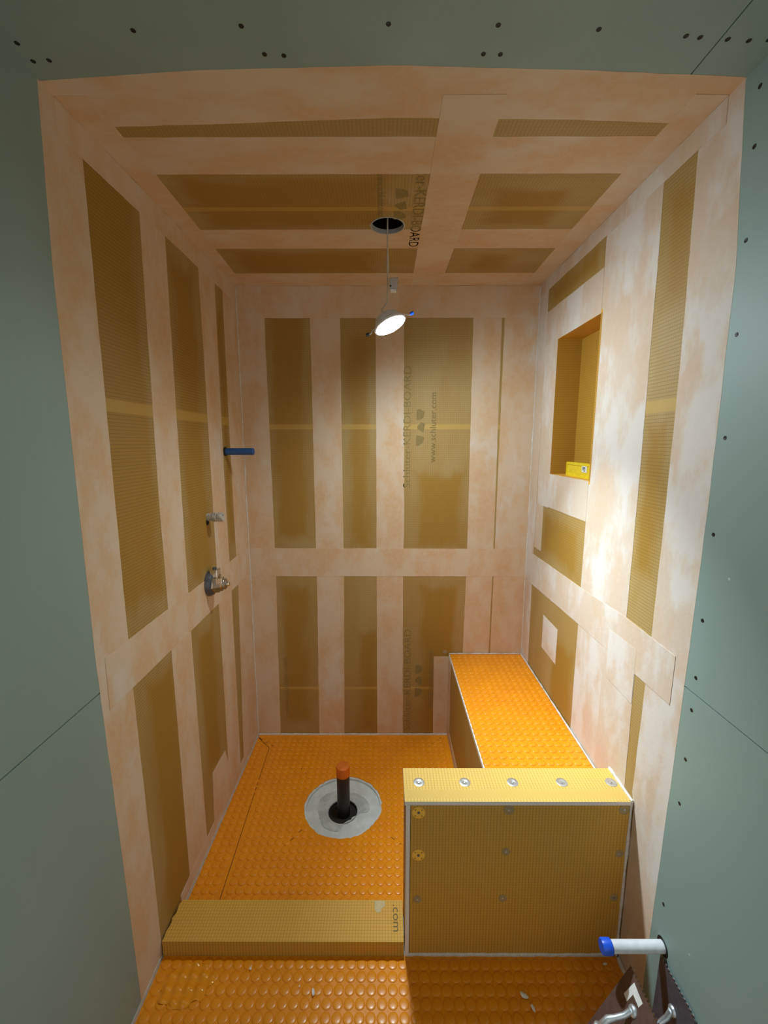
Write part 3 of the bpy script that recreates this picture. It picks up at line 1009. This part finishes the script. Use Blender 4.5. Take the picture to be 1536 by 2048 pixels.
# ------------------------------------------------------------------ downlight hanging by its cable
LC = Vector((0.760, 0.643, 2.103))
LN = Vector((0.40, -0.195, -0.895)).normalized()
LT = Vector((0.86, 0.0, 0.50))
LT = (LT - LT.dot(LN) * LN).normalized()
lamp = empty('hanging_downlight', (LC.x, LC.y, 2.07))
tag(lamp, 'glowing round downlight dangling on a pale cable from the ceiling hole', 'lamp')
lathe('diffuser', LC - LN * 0.002, LN, [(0.0, 0.0555), (0.0040, 0.0545), (0.0085, 0.044), (0.0115, 0.028), (0.0125, 0.0)], 'lamp', lamp, 40)
beam_d = bpy.data.lights.new('downlight_beam', 'AREA')
beam_d.shape = 'DISK'
beam_d.size = 0.085
beam_d.energy = LAMP_BEAM
beam_d.color = LAMP_COLOR[:3]
beam_d.spread = math.radians(66)
beam = bpy.data.objects.new('downlight_beam', beam_d)
COL.objects.link(beam)
_bx, _by, _bz = frame(-LN)
_bm = Matrix.Identity(4)
for i in range(3):
    _bm[i][0], _bm[i][1], _bm[i][2] = _bx[i], _by[i], _bz[i]
_bm.translation = LC + LN * 0.0125 - Vector(lamp.location)
beam.parent = lamp
beam.matrix_local = _bm
lathe('trim_ring', LC - LN * 0.006, LN, [(0.0, 0.050), (0.0, 0.063), (0.0055, 0.063), (0.0070, 0.0590), (0.0070, 0.0565), (0.002, 0.056)], 'white_plastic', lamp, 40, cap0=False, cap1=False)
lathe('housing', LC - LN * 0.004, -LN, [(0.0, 0.054), (0.010, 0.053), (0.024, 0.049), (0.034, 0.041), (0.036, 0.0)], 'white_plastic', lamp, 40)
for sgn, m in ((1, 'blue_cap'), (-1, 'blackish')):
    a = LC + LT * sgn * 0.051 - LN * 0.008
    o = tube('spring_clip', [a, a + LT * sgn * 0.014 - LN * 0.006, a + LT * sgn * 0.026 + LN * 0.004, a + LT * sgn * 0.036 + LN * 0.004], 0.0022, 'steel', lamp, 6)
    tip = a + LT * sgn * 0.036 + LN * 0.002
    bm = bmesh.new()
    add_lathe(bm, tip - LT * sgn * 0.004, LT * sgn, [(0.0, 0.0062), (0.013, 0.0066), (0.014, 0.0)], 8)
    o2 = obj('clip_sleeve', bm, m)
    rel(o2, o)
    o2.matrix_parent_inverse = Matrix.Identity(4)
    o2.parent = o
back = LC - LN * 0.042
tube('cable', [back - LN * 0.002, back - LN * 0.010 + Vector((-0.012, 0, 0.010)), (0.7495, 0.643, 2.185), (0.7495, 0.643, 2.24), (0.7500, 0.643, 2.32), (0.7495, 0.643, 2.44), (0.7500, 0.645, 2.60), (0.752, 0.66, 2.739)], 0.0028, 'cable', lamp, 8)
tube('cable_sleeve', [(0.7498, 0.643, 2.285), (0.7500, 0.643, 2.30), (0.7500, 0.643, 2.335), (0.7498, 0.643, 2.352)], [0.0034, 0.0048, 0.0046, 0.0034], 'cable', lamp, 8)
# small galvanised connector box clipped to the cable
jb = Matrix.Rotation(math.radians(-16), 4, 'Y')
bm = bmesh.new()
vsj = [(-0.016, -0.011, 0.021), (0.017, -0.011, 0.023), (0.010, -0.011, -0.022), (-0.014, -0.011, -0.020)]
a_ = [bm.verts.new(Vector((0.772, 0.643, 2.243)) + Vector(v)) for v in vsj]
b2 = [bm.verts.new(Vector((0.772, 0.643, 2.243)) + Vector((v[0] + 0.002, 0.011, v[2] - 0.003))) for v in vsj]
bm.faces.new(a_)
bm.faces.new(b2)
for k in range(4):
    bm.faces.new((a_[k], a_[(k + 1) % 4], b2[(k + 1) % 4], b2[k]))
bmesh.ops.bevel(bm, geom=list(bm.edges), offset=0.0015, segments=2, profile=0.5, affect='EDGES')
jo = obj('connector_box', bm, 'steel')
rel(jo, lamp)
for k in range(5):
    bm = bmesh.new()
    z = 2.2595 - 0.0075 * k
    add_box(bm, (0.7845 - 0.0012 * k, 0.6300, z - 0.0022), (0.7885 - 0.0012 * k, 0.634, z + 0.0022))
    r_ = obj('box_rib', bm, 'bright')
    r_.parent = jo
bm = bmesh.new()
add_lathe(bm, (0.7605, 0.632, 2.236), (0, -1, 0), [(0.0, 0.0035), (0.0008, 0.0035), (0.0008, 0.0)], 10)
k_ = obj('knockout', bm, 'dark')
k_.parent = jo

# ------------------------------------------------------------------ pipe stubs and valve on the left wall
stub = empty('shower_arm_stub', (0.0, 0.969, 1.636))
tag(stub, 'dark blue pipe stub sticking out high on the left wall', 'pipe')
lathe('stub_pipe', (-0.002, 0.969, 1.636), (1, 0, 0), [(0.0, 0.0160), (0.112, 0.0160), (0.1335, 0.0158), (0.1355, 0.0140), (0.1355, 0.0)], 'blue', stub, 24)
lathe('stub_collar', (0.0, 0.969, 1.636), (1, 0, 0), [(0.0, 0.0215), (0.0055, 0.0205), (0.007, 0.0170)], 'blackish', stub, 24, cap1=False)

stub2 = empty('capped_stub', (0.0, 0.728, 1.370))
tag(stub2, 'short dusty white capped pipe stub on the left wall above the valve', 'pipe')
lathe('stub_pipe', (-0.002, 0.728, 1.370), (1, 0, 0), [(0.0, 0.0165), (0.030, 0.0165)], 'old_white', stub2, 24)
lathe('cap', (0.022, 0.728, 1.370), (1, 0, 0), [(0.0, 0.0168), (0.002, 0.0195), (0.016, 0.0195), (0.018, 0.0172), (0.022, 0.0172), (0.024, 0.0195), (0.041, 0.0195), (0.0445, 0.0172), (0.0445, 0.0)], 'old_white', stub2, 24)
lathe('wall_hole', (0.0, 0.722, 1.349), (1, 0, 0), [(0.0, 0.0125), (0.0030, 0.0115), (0.0015, 0.0)], 'dark', stub2, 14)
lathe('cap_screw', (0.0660, 0.722, 1.378), (1, 0, 0), [(0.0, 0.0035), (0.0012, 0.0030), (0.0012, 0.0)], 'dark', stub2, 10)

valve = empty('mixing_valve', (0.0, 0.700, 1.096))
tag(valve, 'bare metal shower mixing valve on the left wall at the horizontal band', 'valve')
# broad skirt against the wall, hexagonal body, stepped neck, cartridge stem, lever block and set screw
lathe('wall_plate', (0.0, 0.700, 1.093), (1, 0, 0), [(0.0, 0.054), (0.010, 0.053), (0.022, 0.047), (0.026, 0.036)], 'blade_grey', valve, 28)
lathe('valve_body', (0.008, 0.700, 1.093), (1, 0, 0), [(0.0, 0.044), (0.018, 0.045), (0.021, 0.040), (0.038, 0.038), (0.041, 0.030)], 'chrome', valve, 6, smooth=False, up=(0, 0.3, 1))
lathe('neck', (0.040, 0.700, 1.090), (1, 0, 0), [(0.0, 0.031), (0.016, 0.030), (0.020, 0.024), (0.030, 0.023), (0.033, 0.018)], 'chrome', valve, 22)
lathe('stem', (0.070, 0.700, 1.090), (1, 0, 0), [(0.0, 0.011), (0.012, 0.011), (0.0145, 0.008), (0.0145, 0.0)], 'bright', valve, 14)
bm = bmesh.new()
add_box(bm, (0.012, 0.680, 1.122), (0.044, 0.720, 1.156), 0.003)
rel(obj('stop_block', bm, 'bright'), valve)
lathe('stop_screw', (0.027, 0.700, 1.154), (0, 0, 1), [(0.0, 0.0085), (0.007, 0.0085), (0.0085, 0.006), (0.0085, 0.0)], 'blade_grey', valve, 6, smooth=False)
bm = bmesh.new()
add_box(bm, (0.040, 0.664, 1.100), (0.068, 0.692, 1.126), 0.002)
rel(obj('stop_lug', bm, 'bright'), valve)

# ------------------------------------------------------------------ spirit level in the niche
lev = empty('spirit_level', (W + 0.048, 0.74, NZ0))
tag(lev, 'bright yellow spirit level lying in the wall niche', 'level')
LX0, LX1, LY0, LY1, LZ0, LZ1 = W + 0.036, W + 0.060, 0.600, 0.880, NZ0 + 0.0005, NZ0 + 0.0605
bm = bmesh.new()
sec = [(LX0, LZ0), (LX1, LZ0), (LX1, LZ0 + 0.010), (LX1 - 0.004, LZ0 + 0.013), (LX1 - 0.004, LZ1 - 0.013), (LX1, LZ1 - 0.010), (LX1, LZ1),
       (LX0, LZ1), (LX0, LZ1 - 0.010), (LX0 + 0.003, LZ1 - 0.013), (LX0 + 0.003, LZ0 + 0.013), (LX0, LZ0 + 0.010)]
f0 = [bm.verts.new((x, LY0, z)) for x, z in sec]
f1 = [bm.verts.new((x, LY1, z)) for x, z in sec]
bm.faces.new(f0)
bm.faces.new(f1)
for k in range(12):
    bm.faces.new((f0[k], f0[(k + 1) % 12], f1[(k + 1) % 12], f1[k]))
body = obj('level_body', bm, 'yellow')
rel(body, lev)
box('end_cap', (LX0 - 0.0006, LY1, LZ0), (LX1 + 0.0006, LY1 + 0.004, LZ1), 'yellow', lev, 0.0015)
box('end_cap', (LX0 - 0.0006, LY0 - 0.004, LZ0), (LX1 + 0.0006, LY0, LZ1), 'yellow', lev, 0.0015)
st = box('sticker', (LX0 + 0.0014, 0.690, LZ1 - 0.037), (LX0 + 0.0030, 0.735, LZ1 - 0.011), 'sticker', lev, 0.0006)
for zz, a, b in ((0.016, 0.703, 0.728), (0.021, 0.703, 0.728), (0.026, 0.703, 0.728), (0.031, 0.703, 0.715)):
    bm = bmesh.new()
    add_box(bm, (LX0 + 0.0010, a, LZ1 - zz - 0.0016), (LX0 + 0.0016, b, LZ1 - zz + 0.0016))
    q = obj('printed_line', bm, 'label_ink')
    q.parent = st

# ------------------------------------------------------------------ white supply pipe with blue cap, right drywall
sup = empty('supply_pipe', (W, -0.047, 0.294))
tag(sup, 'white pipe with bright blue cap sticking out of the right drywall near the floor', 'pipe')
lathe('pipe_body', (W + 0.004, -0.047, 0.294), (-1, 0, 0), [(0.0, 0.0150), (0.160, 0.0150)], 'white_plastic', sup, 24)
lathe('cap', (W - 0.142, -0.047, 0.294), (-1, 0, 0), [(0.0, 0.0165), (0.003, 0.0192), (0.024, 0.0192), (0.028, 0.0170), (0.028, 0.0)], 'blue_cap', sup, 24)
lathe('wall_hole', (W, -0.047, 0.294), (-1, 0, 0), [(0.0, 0.0235), (0.0010, 0.0225), (0.0006, 0.0150)], 'screw', sup, 20, cap1=False)

# ------------------------------------------------------------------ two notched trowels leaning in the corner
def trowel(name, A, e, g, length, width, blade_mat, label, sticker, tip):
    """A: top corner, e: direction down the long side, g: direction along the short side."""
    A, e = Vector(A), Vector(e).normalized()
    g = Vector(g)
    g = (g - g.dot(e) * e).normalized()
    n = e.cross(g)
    if n.dot(Vector((0.74, -1.03, 1.67)) - A) < 0:
        n = -n
    t = 0.0018
    root = empty(name, tuple(A + e * length + g * width / 2))
    tag(root, label, 'trowel', 'notched trowels in the corner')
    P = lambda u, v, w: A + g * u + e * v + n * w
    # blade: plain outline with square teeth along the top short side and the near long side
    pts = []
    k = 0
    nt = int(width / 0.010)
    p = width / (2 * nt)
    for i in range(nt):
        for a, d in ((0, 0), (1, 0), (1, 1), (2, 1)):
            pts.append((p * (2 * i + a), 0.0055 * d))
    pts.append((width, 0.0055))
    pts += [(width, length), (0.0, length)]
    bm = bmesh.new()
    lo_ = [bm.verts.new(P(u, v, 0)) for u, v in pts]
    hi_ = [bm.verts.new(P(u, v, t)) for u, v in pts]
    bm.faces.new(lo_)
    bm.faces.new(hi_)
    for i in range(len(pts)):
        j = (i + 1) % len(pts)
        bm.faces.new((lo_[i], lo_[j], hi_[j], hi_[i]))
    bl = obj('blade', bm, blade_mat)
    rel(bl, root)
    # worn bare metal on the teeth
    bm = bmesh.new()
    for i in range(nt):
        c = [P(p * 2 * i + 0.0004, -0.0003, -0.0003), P(p * 2 * i + p - 0.0004, -0.0003, -0.0003), P(p * 2 * i + p - 0.0004, 0.0035, -0.0003), P(p * 2 * i + 0.0004, 0.0035, -0.0003)]
        a1 = [bm.verts.new(q) for q in c]
        a2 = [bm.verts.new(q + n * (t + 0.0006)) for q in c]
        bm.faces.new(a1)
        bm.faces.new(a2)
        for q in range(4):
            bm.faces.new((a1[q], a1[(q + 1) % 4], a2[(q + 1) % 4], a2[q]))
    te = obj('tooth_edge', bm, 'tooth')
    te.parent = bl
    # cast bracket: foot on the blade, bent arm, collar, then the handle
    c = width * 0.5
    bm = bmesh.new()
    add_lathe(bm, P(c, tip, t), n, [(0.0, 0.0135), (0.004, 0.0125), (0.007, 0.009), (0.0075, 0.0)], 16)
    fo = obj('bracket_foot', bm, 'cast')
    smooth_by_angle(fo)
    rel(fo, root)
    tube('bracket_arm', [P(c, tip, t + 0.004), P(c, tip + 0.022, 0.014), P(c, tip + 0.040, 0.032), P(c, tip + 0.052, 0.046), P(c, tip + 0.075, 0.050), P(c, tip + 0.105, 0.050)], [0.0075, 0.0070, 0.0068, 0.0085, 0.0085, 0.0080], 'cast', root, 12)
    lathe('collar', P(c, tip + 0.082, 0.050), e, [(0.0, 0.010), (0.004, 0.0145), (0.012, 0.0145), (0.015, 0.0125)], 'cast', root, 18)
    lathe('handle', P(c, tip + 0.094, 0.050), e, [(0.0, 0.0130), (0.012, 0.0165), (0.045, 0.0185), (0.085, 0.0165), (0.105, 0.0150), (0.110, 0.0110), (0.110, 0.0)], 'blackish', root, 18)
    if sticker:
        bm = bmesh.new()
        q = [P(0.030, 0.016, t + 0.0003), P(0.072, 0.020, t + 0.0003), P(0.070, 0.038, t + 0.0003), P(0.044, 0.036, t + 0.0003), P(0.042, 0.066, t + 0.0003), P(0.026, 0.064, t + 0.0003)]
        a1 = [bm.verts.new(v) for v in q]
        a2 = [bm.verts.new(v - n * 0.0004) for v in q]
        bm.faces.new(a1)
        bm.faces.new(a2)
        for i in range(6):
            bm.faces.new((a1[i], a1[(i + 1) % 6], a2[(i + 1) % 6], a2[i]))
        rel(obj('sticker', bm, 'sticker'), root)
    return root

trowel('notched_trowel', (1.418, -0.063, 0.2545), (-0.46, 0.0, -0.888), (0, -1, 0), 0.285, 0.130, 'blade_brown',
       'brown notched trowel with torn white sticker leaning in front of the dark one', True, 0.060)
trowel('notched_trowel', (1.5035, -0.052, 0.2745), (-0.02, 0.0, -1.0), (0, -1, -0.02), 0.272, 0.135, 'blade_grey',
       'dark grey notched trowel standing flat against the right drywall', False, 0.085)

# ------------------------------------------------------------------ crumbs of dried mortar on the front mat
def chip(x, y, s, rz, label):
    rnd = random.Random(int(x * 1000))
    bm = bmesh.new()
    bmesh.ops.create_icosphere(bm, subdivisions=1, radius=1.0)
    for v in bm.verts:
        v.co *= rnd.uniform(0.7, 1.2)
        v.co = Vector((v.co.x * s[0], v.co.y * s[1], v.co.z * s[2]))
        c_, s_ = math.cos(rz), math.sin(rz)
        v.co = Vector((v.co.x * c_ - v.co.y * s_, v.co.x * s_ + v.co.y * c_, v.co.z))
    zmin = min(v.co.z for v in bm.verts)
    for v in bm.verts:
        v.co.z -= zmin
    o = obj('mortar_crumb', bm, 'crumb')
    o.location = (x, y, 0.0012)
    tag(o, label, 'mortar crumb', 'mortar crumbs on the front mat')
    return o

chip(0.517, 0.040, (0.0055, 0.0115, 0.003), 0.3, 'pale mortar crumb on the orange mat in front of the curb middle')
chip(0.472, 0.053, (0.0020, 0.0040, 0.002), 0.2, 'tiny mortar crumb left of the pale crumb in front of the curb middle')
chip(1.165, 0.030, (0.0175, 0.0075, 0.003), -0.5, 'largest pale mortar crumb on the mat in front of the half wall')
chip(1.182, 0.000, (0.0062, 0.0120, 0.003), 0.2, 'mortar crumb at the bottom edge just nearer than the largest crumb')
chip(1.452, 0.112, (0.0085, 0.0050, 0.003), 0.2, 'mortar crumb by the right wall under the blue pipe cap')
chip(1.440, 0.030, (0.0045, 0.0055, 0.003), 0.6, 'mortar crumb beside the brown trowel near the right wall')
chip(0.305, 0.098, (0.0040, 0.0045, 0.002), 0.9, 'grey mortar crumb beside the wet patch on the front mat')
